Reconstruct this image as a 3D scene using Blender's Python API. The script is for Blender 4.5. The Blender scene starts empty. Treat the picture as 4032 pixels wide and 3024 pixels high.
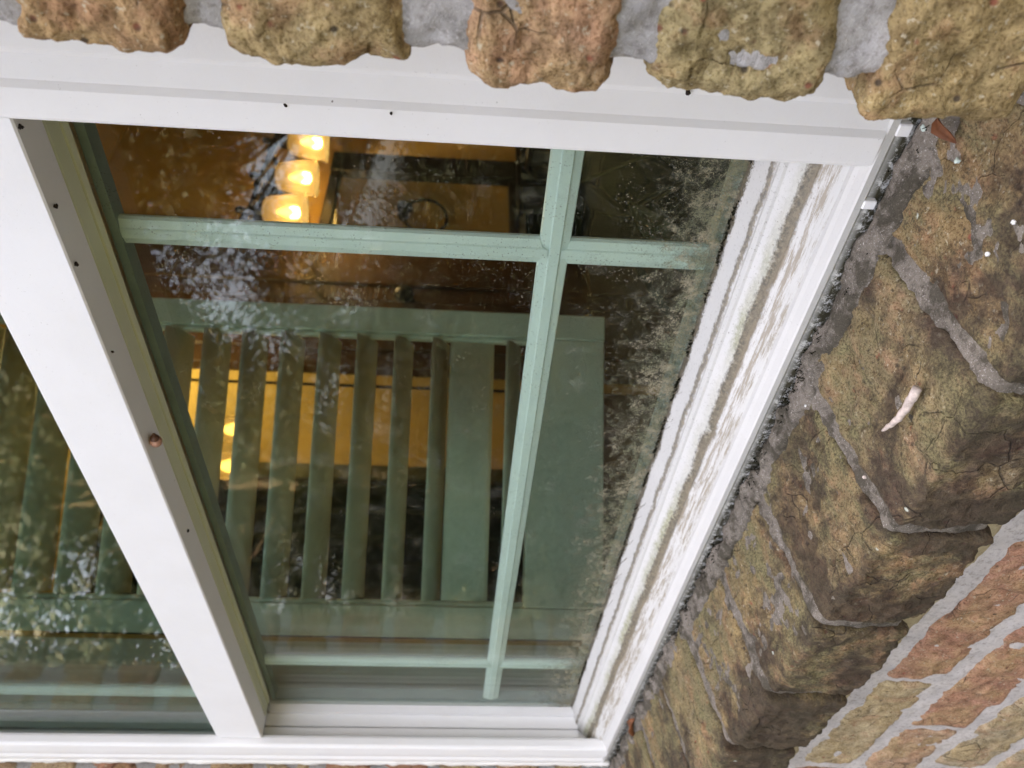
import bpy, math, random
import numpy as np
random.seed(7)
rng = np.random.default_rng(11)
D = bpy.data
SC = bpy.context.scene
COL = SC.collection
PI = math.pi
from mathutils import Matrix, Vector

# ------------------------------------------------------------------ camera
cam_d = D.cameras.new('camera'); cam = D.objects.new('camera', cam_d); COL.objects.link(cam)
R_ = ((0.0746, -0.0164, -0.9971), (-0.6679, -0.7433, -0.0378), (-0.7405, 0.6688, -0.0664))
right = Vector(R_[0]).normalized(); fwd = Vector(R_[2]).normalized()
up = right.cross(fwd).normalized(); right = fwd.cross(up).normalized()
cam.matrix_world = Matrix(((right.x, up.x, -fwd.x, .132), (right.y, up.y, -fwd.y, -.265), (right.z, up.z, -fwd.z, 0.), (0, 0, 0, 1)))
cam_d.sensor_width = 36; cam_d.lens = 36 * 3330 / 4032
cam_d.dof.use_dof = True; cam_d.dof.focus_distance = .43; cam_d.dof.aperture_fstop = 16
cam_d.clip_start = .01; cam_d.clip_end = 500
SC.camera = cam

# ------------------------------------------------------------------ light
SUN_EL, SUN_ROT = math.radians(40), math.radians(0)
W = D.worlds.new('World'); SC.world = W; W.use_nodes = True
nt = W.node_tree; nt.nodes.clear()
sky = nt.nodes.new('ShaderNodeTexSky'); sky.sky_type = 'NISHITA'; sky.sun_disc = False
sky.sun_elevation = SUN_EL; sky.sun_rotation = SUN_ROT; sky.dust_density = 10.0; sky.air_density = .45; sky.ozone_density = .0
bg = nt.nodes.new('ShaderNodeBackground'); bg.inputs[1].default_value = .15
wo = nt.nodes.new('ShaderNodeOutputWorld')
nt.links.new(sky.outputs[0], bg.inputs[0]); nt.links.new(bg.outputs[0], wo.inputs[0])
sd = D.lights.new('sun', 'SUN'); sd.energy = 1.2; sd.angle = math.radians(10); sd.color = (1, .95, .86)
sun = D.objects.new('sun', sd); COL.objects.link(sun)
sdir = Vector((math.sin(SUN_ROT) * math.cos(SUN_EL), math.cos(SUN_ROT) * math.cos(SUN_EL), math.sin(SUN_EL)))
sun.rotation_euler = sdir.to_track_quat('Z', 'Y').to_euler()
SC.view_settings.view_transform = 'Standard'; SC.view_settings.look = 'None'
SC.view_settings.gamma = 1; SC.view_settings.exposure = 4.48
SC.view_settings.use_white_balance = True; SC.view_settings.white_balance_temperature = 8300; SC.view_settings.white_balance_tint = 10
SC.cycles.max_bounces = 10; SC.cycles.transparent_max_bounces = 24; SC.cycles.glossy_bounces = 5
SC.cycles.sample_clamp_indirect = 6
SC.cycles.use_denoising = True

# ------------------------------------------------------------------ helpers
def tag(o, label=None, cat=None, group=None, kind=None):
    if label: o['label'] = label
    if cat: o['category'] = cat
    if group: o['group'] = group
    if kind: o['kind'] = kind
    return o

def root(name, label, cat, loc=(0, 0, 0), group=None):
    o = D.objects.new(name, None); o.empty_display_size = .05; COL.objects.link(o); o.location = loc
    return tag(o, label, cat, group)

def wloc(o):
    v = Vector((0, 0, 0))
    while o is not None:
        v += o.location; o = o.parent
    return v

def mesh(name, V, F, mat, parent=None, col=None, smooth=False):
    """V in world metres"""
    V = np.asarray(V, float)
    if parent is not None: V = V - np.array(wloc(parent))
    me = D.meshes.new(name)
    if isinstance(F, np.ndarray):
        nf, k = F.shape
        me.vertices.add(len(V)); me.vertices.foreach_set('co', V.astype(np.float32).ravel())
        me.loops.add(nf * k); me.loops.foreach_set('vertex_index', F.astype(np.int32).ravel())
        me.polygons.add(nf); me.polygons.foreach_set('loop_start', np.arange(0, nf * k, k, dtype=np.int32))
        me.polygons.foreach_set('loop_total', np.full(nf, k, dtype=np.int32))
        me.update(calc_edges=True)
    else:
        me.from_pydata([tuple(v) for v in V], [], [tuple(f) for f in F]); me.update()
    if smooth: me.polygons.foreach_set('use_smooth', np.ones(len(me.polygons), bool))
    if col is not None:
        a = me.color_attributes.new('tone', 'FLOAT_COLOR', 'POINT')
        c = np.ones((len(V), 4), np.float32); c[:, :3] = col; a.data.foreach_set('color', c.ravel())
    if mat: me.materials.append(mat)
    o = D.objects.new(name, me); COL.objects.link(o); o.parent = parent
    return o

class MB:
    def __init__(s): s.V = []; s.F = []
    def add(s, V, F):
        n = len(s.V); s.V += [tuple(v) for v in V]; s.F += [tuple(i + n for i in f) for f in F]; return s
    def box(s, x0, x1, y0, y1, z0, z1):
        V = [(x, y, z) for x in (x0, x1) for y in (y0, y1) for z in (z0, z1)]
        return s.add(V, [(0, 1, 3, 2), (4, 6, 7, 5), (0, 4, 5, 1), (2, 3, 7, 6), (0, 2, 6, 4), (1, 5, 7, 3)])
    def bbox(s, x0, x1, y0, y1, z0, z1, b=.001):
        c = np.array([(x0 + x1) / 2, (y0 + y1) / 2, (z0 + z1) / 2]); h = np.array([x1 - x0, y1 - y0, z1 - z0]) / 2
        V = []; idx = {}
        for sx in (-1, 1):
            for sy in (-1, 1):
                for sz in (-1, 1):
                    for ax in range(3):
                        p = np.array([sx, sy, sz]) * (h - b); p[ax] = (sx, sy, sz)[ax] * h[ax]
                        idx[(sx, sy, sz, ax)] = len(V); V.append(c + p)
        F = []
        S = (-1, 1)
        for a in S:
            F.append([idx[(a, y, z, 0)] for y, z in ((-1, -1), (1, -1), (1, 1), (-1, 1))][::a])
            F.append([idx[(x, a, z, 1)] for x, z in ((-1, -1), (-1, 1), (1, 1), (1, -1))][::a])
            F.append([idx[(x, y, a, 2)] for x, y in ((-1, -1), (1, -1), (1, 1), (-1, 1))][::a])
        for a in S:
            for b_ in S:
                F.append([idx[(a, b_, -1, 0)], idx[(a, b_, 1, 0)], idx[(a, b_, 1, 1)], idx[(a, b_, -1, 1)]][::-a * b_])
                F.append([idx[(a, -1, b_, 0)], idx[(a, 1, b_, 0)], idx[(a, 1, b_, 2)], idx[(a, -1, b_, 2)]][::a * b_])
                F.append([idx[(-1, a, b_, 1)], idx[(1, a, b_, 1)], idx[(1, a, b_, 2)], idx[(-1, a, b_, 2)]][::-a * b_])
                for c_ in S:
                    F.append([idx[(a, b_, c_, 0)], idx[(a, b_, c_, 1)], idx[(a, b_, c_, 2)]][::a * b_ * c_])
        return s.add(V, F)
    def prism(s, poly, a0, a1, axis='x'):
        """closed 2D profile extruded along an axis. axis x: poly=(y,z); z: poly=(x,y); y: poly=(x,z)"""
        n = len(poly)
        def P(u, a): return {'x': (a, u[0], u[1]), 'z': (u[0], u[1], a), 'y': (u[0], a, u[1])}[axis]
        ee = lambda a, i: a[i] if isinstance(a, (list, tuple)) else a
        V = [P(u, ee(a0, i)) for i, u in enumerate(poly)] + [P(u, ee(a1, i)) for i, u in enumerate(poly)]
        F = [(i, (i + 1) % n, n + (i + 1) % n, n + i) for i in range(n)] + [tuple(range(n))[::-1], tuple(range(n, 2 * n))]
        return s.add(V, F)
    def tube(s, pts, rad, n=8, caps=True):
        pts = [Vector(p) for p in pts]; m = len(pts)
        if not isinstance(rad, (list, tuple)): rad = [rad] * m
        base = len(s.V); prev = None
        for i, p in enumerate(pts):
            t = (pts[min(i + 1, m - 1)] - pts[max(i - 1, 0)]).normalized()
            if prev is None:
                a = Vector((0, 0, 1)) if abs(t.z) < .9 else Vector((1, 0, 0)); u = t.cross(a).normalized()
            else: u = (prev - t * prev.dot(t)).normalized()
            prev = u; w = t.cross(u)
            for k in range(n):
                q = p + (u * math.cos(2 * PI * k / n) + w * math.sin(2 * PI * k / n)) * rad[i]; s.V.append(tuple(q))
        for i in range(m - 1):
            for k in range(n):
                a = base + i * n + k; b = base + i * n + (k + 1) % n; s.F.append((a, b, b + n, a + n))
        if caps: s.F.append(tuple(base + k for k in range(n))[::-1]); s.F.append(tuple(base + (m - 1) * n + k for k in range(n)))
        return s
    def lathe(s, prof, c, n=32, axis='z'):
        base = len(s.V); m = len(prof)
        for r, h in prof:
            for k in range(n):
                a = 2 * PI * k / n; u, v = r * math.cos(a), r * math.sin(a)
                s.V.append({'z': (c[0] + u, c[1] + v, c[2] + h), 'x': (c[0] + h, c[1] + u, c[2] + v), 'y': (c[0] + u, c[1] + h, c[2] + v)}[axis])
        for i in range(m - 1):
            for k in range(n):
                a = base + i * n + k; b = base + i * n + (k + 1) % n; s.F.append((a, b, b + n, a + n))
        return s
    def make(s, name, mat, parent=None, smooth=False): return mesh(name, s.V, s.F, mat, parent, smooth=smooth)

# fractal value noise in numpy
def _h(i, j, k, s):
    n = (i * 374761393 + j * 668265263 + k * 2147483647 + s * 1274126177) & 0xffffffff
    n = ((n ^ (n >> 13)) * 1274126177) & 0xffffffff
    n = ((n ^ (n >> 16)) * 2246822519) & 0xffffffff
    return ((n ^ (n >> 15)) & 0xffff) / 32767.5 - 1
def vnoise(P, s=0):
    I = np.floor(P).astype(np.int64); f = P - I; f = f * f * (3 - 2 * f); r = 0
    for a in (0, 1):
        for b in (0, 1):
            for c in (0, 1):
                w = (f[:, 0] if a else 1 - f[:, 0]) * (f[:, 1] if b else 1 - f[:, 1]) * (f[:, 2] if c else 1 - f[:, 2])
                r = r + w * _h(I[:, 0] + a, I[:, 1] + b, I[:, 2] + c, s)
    return r
def fnoise(P, f0, octs, s=0, g=.5):
    r = 0; a = 1
    for o in range(octs):
        r = r + a * vnoise(P * f0 + 17.3 * o, s + o); f0 *= 2.03; a *= g
    return r

def lattice(h, res, maxn=400):
    n = [max(2, min(maxn, int(round(2 * h[i] / res)))) for i in range(3)]
    nx, ny, nz = n
    V = {}; 
    # build via 6 grids then merge by rounding of integer coords
    ids = -np.ones((nx + 1, ny + 1, nz + 1), np.int64)
    I, J, K = np.meshgrid(np.arange(nx + 1), np.arange(ny + 1), np.arange(nz + 1), indexing='ij')
    m = (I == 0) | (I == nx) | (J == 0) | (J == ny) | (K == 0) | (K == nz)
    ids[m] = np.arange(m.sum())
    P = np.stack([I[m] / nx * 2 - 1, J[m] / ny * 2 - 1, K[m] / nz * 2 - 1], 1)
    F = []
    def q(a, flip):
        A, B, C_, D_ = a[:-1, :-1].ravel(), a[1:, :-1].ravel(), a[1:, 1:].ravel(), a[:-1, 1:].ravel()
        f = np.stack([A, B, C_, D_], 1); F.append(f[:, ::-1] if flip else f)
    q(ids[0], True); q(ids[-1], False); q(ids[:, 0], False); q(ids[:, -1], True); q(ids[:, :, 0], True); q(ids[:, :, -1], False)
    return P, np.concatenate(F)

def rough_box(x0, x1, y0, y1, z0, z1, res, rad=.006, amp=(.0016, .0005), fr=(35, 160), seed=0, warp=None, cuts=()):
    c = np.array([(x0 + x1) / 2, (y0 + y1) / 2, (z0 + z1) / 2]); h = np.array([x1 - x0, y1 - y0, z1 - z0]) / 2
    P, F = lattice(h, res)
    # denser vertices toward the rounded edges come from rounding itself
    P = P * h
    r = min(rad, h.min() * .9)
    Q = np.clip(P, -h + r, h - r); d = P - Q; L = np.linalg.norm(d, axis=1, keepdims=True); L[L < 1e-9] = 1
    P = Q + d / L * r
    Wd = P + c
    off = np.array([seed * 3.17, seed * 1.31, seed * 7.7])
    dis = np.stack([fnoise(Wd + off, fr[0], 4, 5, .55), fnoise(Wd + off, fr[0], 4, 25, .55), fnoise(Wd + off, fr[0], 4, 45, .55)], 1) * amp[0]
    if res < .004:      # chipped arrises
        chip = np.clip(vnoise((Wd + off) * 62, 61) - .15, 0, 1) * (np.linalg.norm(Wd - (c + np.clip(Wd - c, -h + .012, h - .012)), axis=1) / .012) ** 2
        dis -= np.sign(Wd - c) * (np.abs(Wd - c) > h - .012) * (chip * amp[0] * 1.3)[:, None]
    N = d / L
    flat = np.linalg.norm(N, axis=1) < .1
    fine = fnoise(Wd + off, fr[1], 3, 77, .6) * amp[1]
    pit = np.clip(vnoise((Wd + off) * 90, 91) - .62, 0, 1) * amp[1] * 7
    dis += N * (fine - pit)[:, None]
    Wd = Wd + dis
    if warp is not None: Wd = warp(Wd)
    return Wd, F

class Acc:
    def __init__(s): s.V = []; s.F = []; s.C = []; s.n = 0
    def add(s, V, F, col):
        s.V.append(V); s.F.append(F + s.n); s.n += len(V); s.C.append(np.tile(np.array(col, float), (len(V), 1)))
    def make(s, name, mat, parent, smooth=True):
        return mesh(name, np.concatenate(s.V), np.concatenate(s.F), mat, parent, np.concatenate(s.C), smooth)

# ------------------------------------------------------------------ materials
class NT:
    def __init__(s, name):
        s.m = D.materials.new(name); s.m.use_nodes = True; s.t = s.m.node_tree; s.t.nodes.clear()
        s.out = s.n('ShaderNodeOutputMaterial')
    def n(s, typ, **kw):
        x = s.t.nodes.new(typ)
        for k, v in kw.items(): setattr(x, k, v)
        return x
    def l(s, a, b): s.t.links.new(a, b)
    def pos(s):
        return s.n('ShaderNodeNewGeometry').outputs['Position']
    def map(s, vec, scale=(1, 1, 1), loc=(0, 0, 0)):
        m = s.n('ShaderNodeMapping'); m.inputs['Scale'].default_value = scale; m.inputs['Location'].default_value = loc
        s.l(vec, m.inputs['Vector']); return m.outputs[0]
    def noise(s, vec, sc, det=4, rough=.55, dist=0):
        x = s.n('ShaderNodeTexNoise'); s.l(vec, x.inputs['Vector']); x.inputs['Scale'].default_value = sc
        x.inputs['Detail'].default_value = det; x.inputs['Roughness'].default_value = rough; x.inputs['Distortion'].default_value = dist
        return x.outputs['Fac']
    def vor(s, vec, sc, feat='F1', rnd=1):
        x = s.n('ShaderNodeTexVoronoi', feature=feat); s.l(vec, x.inputs['Vector']); x.inputs['Scale'].default_value = sc
        x.inputs['Randomness'].default_value = rnd
        return x.outputs['Distance'], (x.outputs['Color'] if 'Color' in x.outputs else None)
    def ramp(s, fac, *stops):
        r = s.n('ShaderNodeValToRGB'); e = r.color_ramp.elements
        while len(e) < len(stops): e.new(.5)
        for i, (p, c) in enumerate(stops):
            e[i].position = p; e[i].color = (c, c, c, 1) if not isinstance(c, tuple) else (*c, 1)
        s.l(fac, r.inputs[0]); return r.outputs[0]
    def rng(s, v, a, b, c=0., d=1.):
        m = s.n('ShaderNodeMapRange'); s.l(v, m.inputs[0])
        for i, x in enumerate((a, b, c, d)): m.inputs[i + 1].default_value = x
        return m.outputs[0]
    def mix(s, fac, a, b, typ='MIX'):
        m = s.n('ShaderNodeMix', data_type='RGBA', blend_type=typ)
        for sock, v in ((m.inputs[0], fac), (m.inputs[6], a), (m.inputs[7], b)):
            if hasattr(v, 'links') or hasattr(v, 'is_linked'): s.l(v, sock)
            elif isinstance(v, tuple): sock.default_value = (*v, 1)
            else: sock.default_value = v
        return m.outputs[2]
    def math(s, op, a, b=0., clamp=False):
        m = s.n('ShaderNodeMath', operation=op, use_clamp=clamp)
        for sock, v in ((m.inputs[0], a), (m.inputs[1], b)):
            if isinstance(v, (int, float)): sock.default_value = v
            else: s.l(v, sock)
        return m.outputs[0]
    def xyz(s, vec):
        x = s.n('ShaderNodeSeparateXYZ'); s.l(vec, x.inputs[0]); return x.outputs
    def bump(s, h, dist=.001, st=1., prev=None):
        b = s.n('ShaderNodeBump'); s.l(h, b.inputs['Height']); b.inputs['Distance'].default_value = dist; b.inputs['Strength'].default_value = st
        if prev is not None: s.l(prev, b.inputs['Normal'])
        return b.outputs[0]
    def bsdf(s, col, rough=.6, spec=.5, normal=None, metal=0., **kw):
        b = s.n('ShaderNodeBsdfPrincipled')
        if isinstance(col, tuple): b.inputs['Base Color'].default_value = (*col, 1)
        else: s.l(col, b.inputs['Base Color'])
        if isinstance(rough, (int, float)): b.inputs['Roughness'].default_value = rough
        else: s.l(rough, b.inputs['Roughness'])
        b.inputs['Specular IOR Level'].default_value = spec; b.inputs['Metallic'].default_value = metal
        if normal is not None: s.l(normal, b.inputs['Normal'])
        for k, v in kw.items(): b.inputs[k].default_value = v
        return b.outputs[0]
    def done(s, sh): s.l(sh, s.out.inputs[0]); return s.m

def tone(t):
    a = t.n('ShaderNodeVertexColor'); a.layer_name = 'tone'; return a.outputs[0]

def m_brick(name, moss=0.):
    t = NT(name); p = t.pos(); c = t.mix(1., tone(t), ((.70, .68, .62) if not moss else (.60, .58, .55)), 'MULTIPLY')
    big = t.noise(p, 28, 4, .6, .4); mid = t.noise(p, 120, 5, .65); fin = t.noise(p, 700, 4, .7)
    c1 = t.mix(t.ramp(big, (.38, 0.), (.62, 1.)), c, t.mix(.55, c, (.40, .30, .15)))
    c2 = t.mix(t.math('MULTIPLY', t.ramp(t.noise(t.map(p, loc=(3, 1, 2)), 45, 5, .6), (.52, 0.), (.62, 1.)), .7), c1, t.mix(.5, c, (.45, .24, .15)))
    sp = t.mix(t.ramp(mid, (.3, .0), (.72, 1.)), t.mix(1., c2, (.55, .50, .44), 'MULTIPLY'), t.mix(1., c2, (1.4, 1.36, 1.26), 'MULTIPLY'))
    sp = t.mix(t.ramp(fin, (.36, .9), (.52, 0.)), sp, t.mix(1., sp, (.42, .36, .28), 'MULTIPLY'))
    sp = t.mix(t.ramp(t.noise(t.map(p, loc=(7, 7, 7)), 420, 3, .6), (.60, 0.), (.70, .8)), sp, (.46, .41, .29))
    # grog and iron inclusions, pores
    vd, vc = t.vor(p, 95); sp = t.mix(t.ramp(vd, (.08, .85), (.16, 0.)), sp, t.mix(t.ramp(t.noise(p, 60, 2), (.45, 0.), (.55, 1.)), (.25, .075, .045), (.035, .026, .02)))
    # hairline cracks
    cr, _ = t.vor(t.map(t.mix(.03, p, t.n('ShaderNodeTexNoise').outputs['Color']), (1, 1, 1)), 38, 'DISTANCE_TO_EDGE')
    crm = t.math('MULTIPLY', t.ramp(cr, (.004, 1.), (.02, 0.)), t.ramp(t.noise(t.map(p, loc=(1, 9, 4)), 22, 2), (.52, 0.), (.6, 1.)))
    sp = t.mix(t.math('MULTIPLY', crm, .6), sp, (.05, .04, .03))
    rough = .95
    if moss:
        st = t.noise(t.map(p, (1.2, .5, 1.2), (2, 5, 1)), 30, 6, .7, .6)
        ol = t.mix(t.ramp(fin, (.35, 0.), (.65, 1.)), (.065, .055, .03), (.26, .225, .11))
        sp = t.mix(t.math('MULTIPLY', t.ramp(st, (.42, 0.), (.60, 1.)), moss), sp, ol)
        dk = t.noise(t.map(p, (1, 1, 1), (8, 2, 3)), 17, 7, .72, .3)
        z = t.xyz(p)
        edge = t.math('MULTIPLY', t.rng(z[2], -.218, -.232), .12)   # soot-black growth collects along the nose of the sill
        dk2 = t.math('ADD', dk, edge)
        sp = t.mix(t.math('MULTIPLY', t.ramp(dk2, (.50, 0.), (.62, 1.)), .80), sp, t.mix(t.ramp(mid, (.35, 0.), (.7, 1.)), (.020, .013, .011), (.060, .042, .032)))
        dots = t.noise(p, 260, 4, .75); sp = t.mix(t.ramp(dots, (.56, 0.), (.66, .75)), sp, (.045, .036, .022))
        li, _ = t.vor(t.map(p, loc=(.3, .1, .6)), 48); lm = t.ramp(t.math('ADD', li, t.math('MULTIPLY', t.noise(p, 500, 2), .12)), (.10, 1.), (.13, 0.))
        lm = t.math('MULTIPLY', lm, t.ramp(t.noise(p, 14, 2), (.57, 0.), (.6, 1.)))
        sp = t.mix(lm, sp, (.52, .56, .48))
    h = t.math('ADD', t.math('MULTIPLY', mid, .6), t.math('MULTIPLY', fin, .45))
    h = t.math('SUBTRACT', h, t.math('MULTIPLY', crm, .5))
    h = t.math('SUBTRACT', h, t.math('MULTIPLY', t.ramp(vd, (.06, 1.), (.2, 0.)), .35))
    nb = t.bump(h, .0024 if moss else .0019, 1.)
    return t.done(t.bsdf(sp, rough, .25, nb))

def m_mortar(name, c0, c1, sand=.5, dark=0.):
    t = NT(name); p = t.pos()
    a = t.noise(p, 300, 5, .7); b = t.noise(p, 40, 4, .6); f = t.noise(p, 1100, 3, .7)
    c = t.mix(t.ramp(b, (.35, 0.), (.65, 1.)), c0, c1)
    c = t.mix(t.ramp(a, (.34, .8), (.5, 0.)), c, t.mix(1., c, (.55, .52, .5), 'MULTIPLY'))
    c = t.mix(t.ramp(f, (.58, 0.), (.70, sand)), c, (.72, .68, .62))
    if dark:
        c = t.mix(t.math('MULTIPLY', t.ramp(t.noise(t.map(p, loc=(4, 4, 1)), 55, 6, .75), (.46, 0.), (.58, 1.)), dark), c, (.035, .03, .018))
    nb = t.bump(t.math('ADD', t.math('MULTIPLY', a, .7), t.math('MULTIPLY', f, .5)), .0014, .9)
    return t.done(t.bsdf(c, .95, .2, nb))

def m_vinyl(name, dirt=.1, base=(.80, .80, .785), sill=False):
    t = NT(name); p = t.pos()
    w = t.noise(p, 18, 5, .6); c = t.mix(t.ramp(w, (.4, 0.), (.7, .28)), base, (.70, .69, .655))
    sp = t.noise(p, 520, 4, .8); msk = t.noise(t.map(p, loc=(2, 2, 2)), 35, 3)
    spots = t.math('MULTIPLY', t.ramp(sp, (.645 if sill else .655, 0.), (.69, 1.)), t.ramp(msk, (.42, .15), (.62, 1.)))
    c = t.mix(t.math('MULTIPLY', spots, .35 + dirt * .6), c, (.16, .13, .09))
    vd, vc = t.vor(p, 60); tiny = t.ramp(t.math('ADD', vd, t.math('MULTIPLY', t.noise(p, 900, 2), .05)), (.055, 1.), (.07, 0.))
    c = t.mix(t.math('MULTIPLY', tiny, t.ramp(t.noise(t.map(p, loc=(6, 3, 2)), 23, 2), (.56, 0.), (.6, .9))), c, (.07, .05, .035))
    if sill:
        z = t.xyz(p); Y, Z, X = z[1], z[2], z[0]
        wob = t.noise(t.map(p, (1, 1.0, 1.0)), 42, 5, .7)
        fine = t.noise(t.map(p, (1, 1.6, 1)), 330, 5, .75)
        both = t.math('ADD', t.math('MULTIPLY', t.math('SUBTRACT', wob, .5), .008), t.math('MULTIPLY', t.math('SUBTRACT', fine, .5), .006))
        y2 = t.math('ADD', Y, both)
        def band(c0, hw, soft):
            d = t.math('ABSOLUTE', t.math('SUBTRACT', y2, c0)); return t.rng(d, hw + soft, hw, 0., 1.)
        brown = t.mix(t.ramp(fine, (.4, 0.), (.6, 1.)), (.055, .044, .026), (.21, .17, .10))
        green = t.mix(t.ramp(fine, (.4, 0.), (.6, 1.)), (.16, .17, .055), (.38, .37, .22))
        ey = t.math('ABSOLUTE', t.math('SUBTRACT', t.math('ADD', y2, t.math('MULTIPLY', t.math('SUBTRACT', t.noise(p, 900, 3, .8), .5), .009)), .1378))
        c = t.mix(t.math('MULTIPLY', t.rng(ey, .0044, .0030), .97), c, t.mix(.5, brown, (.03, .022, .014)))      # grime against the glass
        c = t.mix(t.math('MULTIPLY', band(.1187, .0009, .0016), .85), c, brown)       # groove before the lip
        gm = t.ramp(t.noise(t.map(p, (1, 1, 1), (5, 0, 0)), 16, 3), (.42, .25), (.6, 1.))
        c = t.mix(t.math('MULTIPLY', t.math('MULTIPLY', band(.1055, .001, .003), gm), .75), c, green)
        c = t.mix(t.math('MULTIPLY', band(.1015, .0014, .0022), .9), c, brown)        # trough filled with silt
        st = t.noise(t.map(p, (.16, 2.0, 2.0), (1, 1, 1)), 150, 6, .8)
        c = t.mix(t.math('MULTIPLY', t.math('MULTIPLY', band(.0955, .0045, .002), t.ramp(st, (.47, 0.), (.55, 1.))), .8), c, (.26, .21, .14))
        c = t.mix(t.math('MULTIPLY', t.ramp(t.noise(t.map(p, loc=(9, 1, 1)), 620, 3, .8), (.60, 0.), (.68, 1.)), t.rng(Y, .092, .1, .12, .55)), c, (.14, .115, .085))
        ed = t.ramp(t.noise(t.map(p, loc=(1, 5, 9)), 170, 6, .85), (.41, 0.), (.50, 1.))
        c = t.mix(t.math('MULTIPLY', ed, t.rng(Z, -.1995, -.2045, .0, 1.)), c, (.045, .04, .022))
    nb = t.bump(t.math('ADD', t.noise(p, 420, 3), t.math('MULTIPLY', t.noise(p, 30, 2), 2.)), .00022, .4)
    return t.done(t.bsdf(c, .42, .45, nb))

def m_plain(name, col, rough=.5, spec=.5, metal=0., var=.15, sc=60, bump=.0):
    t = NT(name); p = t.pos(); n = t.noise(p, sc, 4, .6)
    c = t.mix(t.ramp(n, (.3, 0.), (.7, 1.)), tuple(x * (1 - var) for x in col), tuple(min(1, x * (1 + var)) for x in col))
    nb = t.bump(n, bump, .6) if bump else None
    return t.done(t.bsdf(c, rough, spec, nb, metal))

def m_glass(name, tint, grime=False, refl=1.):
    t = NT(name); p = t.pos()
    lw = t.n('ShaderNodeLayerWeight'); lw.inputs[0].default_value = .5
    f = t.math('POWER', lw.outputs['Facing'], 5.); f = t.math('ADD', t.math('MULTIPLY', f, .95), .036 * refl, True)
    tr = t.n('ShaderNodeBsdfTransparent'); tr.inputs[0].default_value = (*tint, 1)
    gl = t.n('ShaderNodeBsdfAnisotropic') if False else t.n('ShaderNodeBsdfGlossy'); gl.inputs['Roughness'].default_value = .0
    nb = t.bump(t.noise(p, 3.0, 1), .0006, .5); t.l(nb, gl.inputs['Normal'])
    mx = t.n('ShaderNodeMixShader'); t.l(f, mx.inputs[0]); t.l(tr.outputs[0], mx.inputs[1]); t.l(gl.outputs[0], mx.inputs[2])
    sh = mx.outputs[0]
    if grime:
        z = t.xyz(p); X, Z = z[0], z[2]
        low = t.rng(Z, -.070, -.150, 0., 1.)
        # dust specks and threads all over the pane
        vd, _ = t.vor(p, 420); s1 = t.math('MULTIPLY', t.ramp(vd, (.13, 1.), (.20, 0.)), t.ramp(t.noise(p, 60, 3), (.46, .05), (.62, 1.)))
        th = t.noise(t.map(p, (1.6, 1, .8)), 260, 3, .6, 2.5); thr = t.math('ABSOLUTE', t.math('SUBTRACT', th, .5))
        s2 = t.math('MULTIPLY', t.ramp(thr, (.004, 1.), (.012, 0.)), t.ramp(t.noise(t.map(p, loc=(1, 2, 3)), 30, 4, .7), (.57, 0.), (.68, .7)))
        # algae blooms creeping up from the bottom rail
        warp = t.mix(.012, p, t.n('ShaderNodeTexNoise').outputs['Color'])
        bl = t.noise(p, 520, 5, .9, 1.6)
        blob = t.noise(t.map(p, loc=(2, 2, 5)), 120, 4, .75)
        th1 = t.math('SUBTRACT', t.math('ADD', t.math('MULTIPLY', bl, .75), t.math('MULTIPLY', blob, .55)), t.rng(low, 0., 1., .84, .60))
        s3 = t.ramp(th1, (.0, 0.), (.10, .75))
        film = t.math('MULTIPLY', low, t.rng(t.noise(p, 12, 3), .3, .7, .0, .014))
        haze = t.math('MULTIPLY', t.noise(p, 9, 4), .003)
        m = t.math('MAXIMUM', t.math('MAXIMUM', t.math('MULTIPLY', s1, .4), t.math('MULTIPLY', s2, .75)), t.math('MAXIMUM', s3, film))
        m = t.math('MAXIMUM', m, haze)
        df = t.n('ShaderNodeBsdfDiffuse'); t.l(t.mix(t.ramp(s3, (0., 0.), (.3, 1.)), (.5, .48, .42), t.mix(t.ramp(t.noise(p, 70, 3), (.4, 0.), (.6, 1.)), (.20, .20, .13), (.34, .30, .21))), df.inputs[0])
        m2 = t.n('ShaderNodeMixShader'); t.l(m, m2.inputs[0]); t.l(sh, m2.inputs[1]); t.l(df.outputs[0], m2.inputs[2]); sh = m2.outputs[0]
    return t.done(sh)

BR = m_brick('weathered_brick'); BRS = m_brick('mossy_brick', 1.)
MO = m_mortar('grey_mortar', (.31, .30, .285), (.42, .40, .375))
MOW = m_mortar('lilac_mortar', (.44, .41, .385), (.56, .52, .48), .3)
MOS = m_mortar('sill_mortar', (.15, .13, .105), (.23, .20, .165), .6, .75)
VIN = m_vinyl('white_vinyl', .25); VS = m_vinyl('dirty_sill_vinyl', .75, (.56, .555, .525), sill=True); VR = m_vinyl('rail_vinyl', .3, (.80, .80, .79))
BEAD = m_vinyl('yellowed_bead', .4, (.60, .63, .42))
MUN = m_plain('muntin_paint', (.70, .81, .765), .35, .5, 0, .03, 20)
SPC = m_plain('spacer', (.32, .39, .365), .4, .5, .3, .1, 40)
GO = m_glass('outer_glass', (.86, .895, .865), True); GI = m_glass('inner_glass', (.82, .875, .84), False, .3)
GU = m_glass('darkened_upper_glass', (.76, .81, .78), False)  # same glass as the lower sash, tint deepened in place of shade behind
SHU = m_plain('shutter_paint', (.76, .78, .70), .45, .4, 0, .04, 15)
YEL = m_plain('ochre_wall', (.60, .40, .14), .85, .2, 0, .06, 6, .0005)
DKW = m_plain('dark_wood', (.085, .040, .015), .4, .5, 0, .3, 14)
BLK = m_plain('black_iron', (.012, .010, .009), .35, .5, .5, .2, 30)
CLO = m_plain('dark_cloth', (.018, .026, .018), .9, .2, 0, .4, 30, .003)
GRN = m_plain('green_enamel', (.005, .018, .006), .7, .3, 0, .3, 10)
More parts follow.
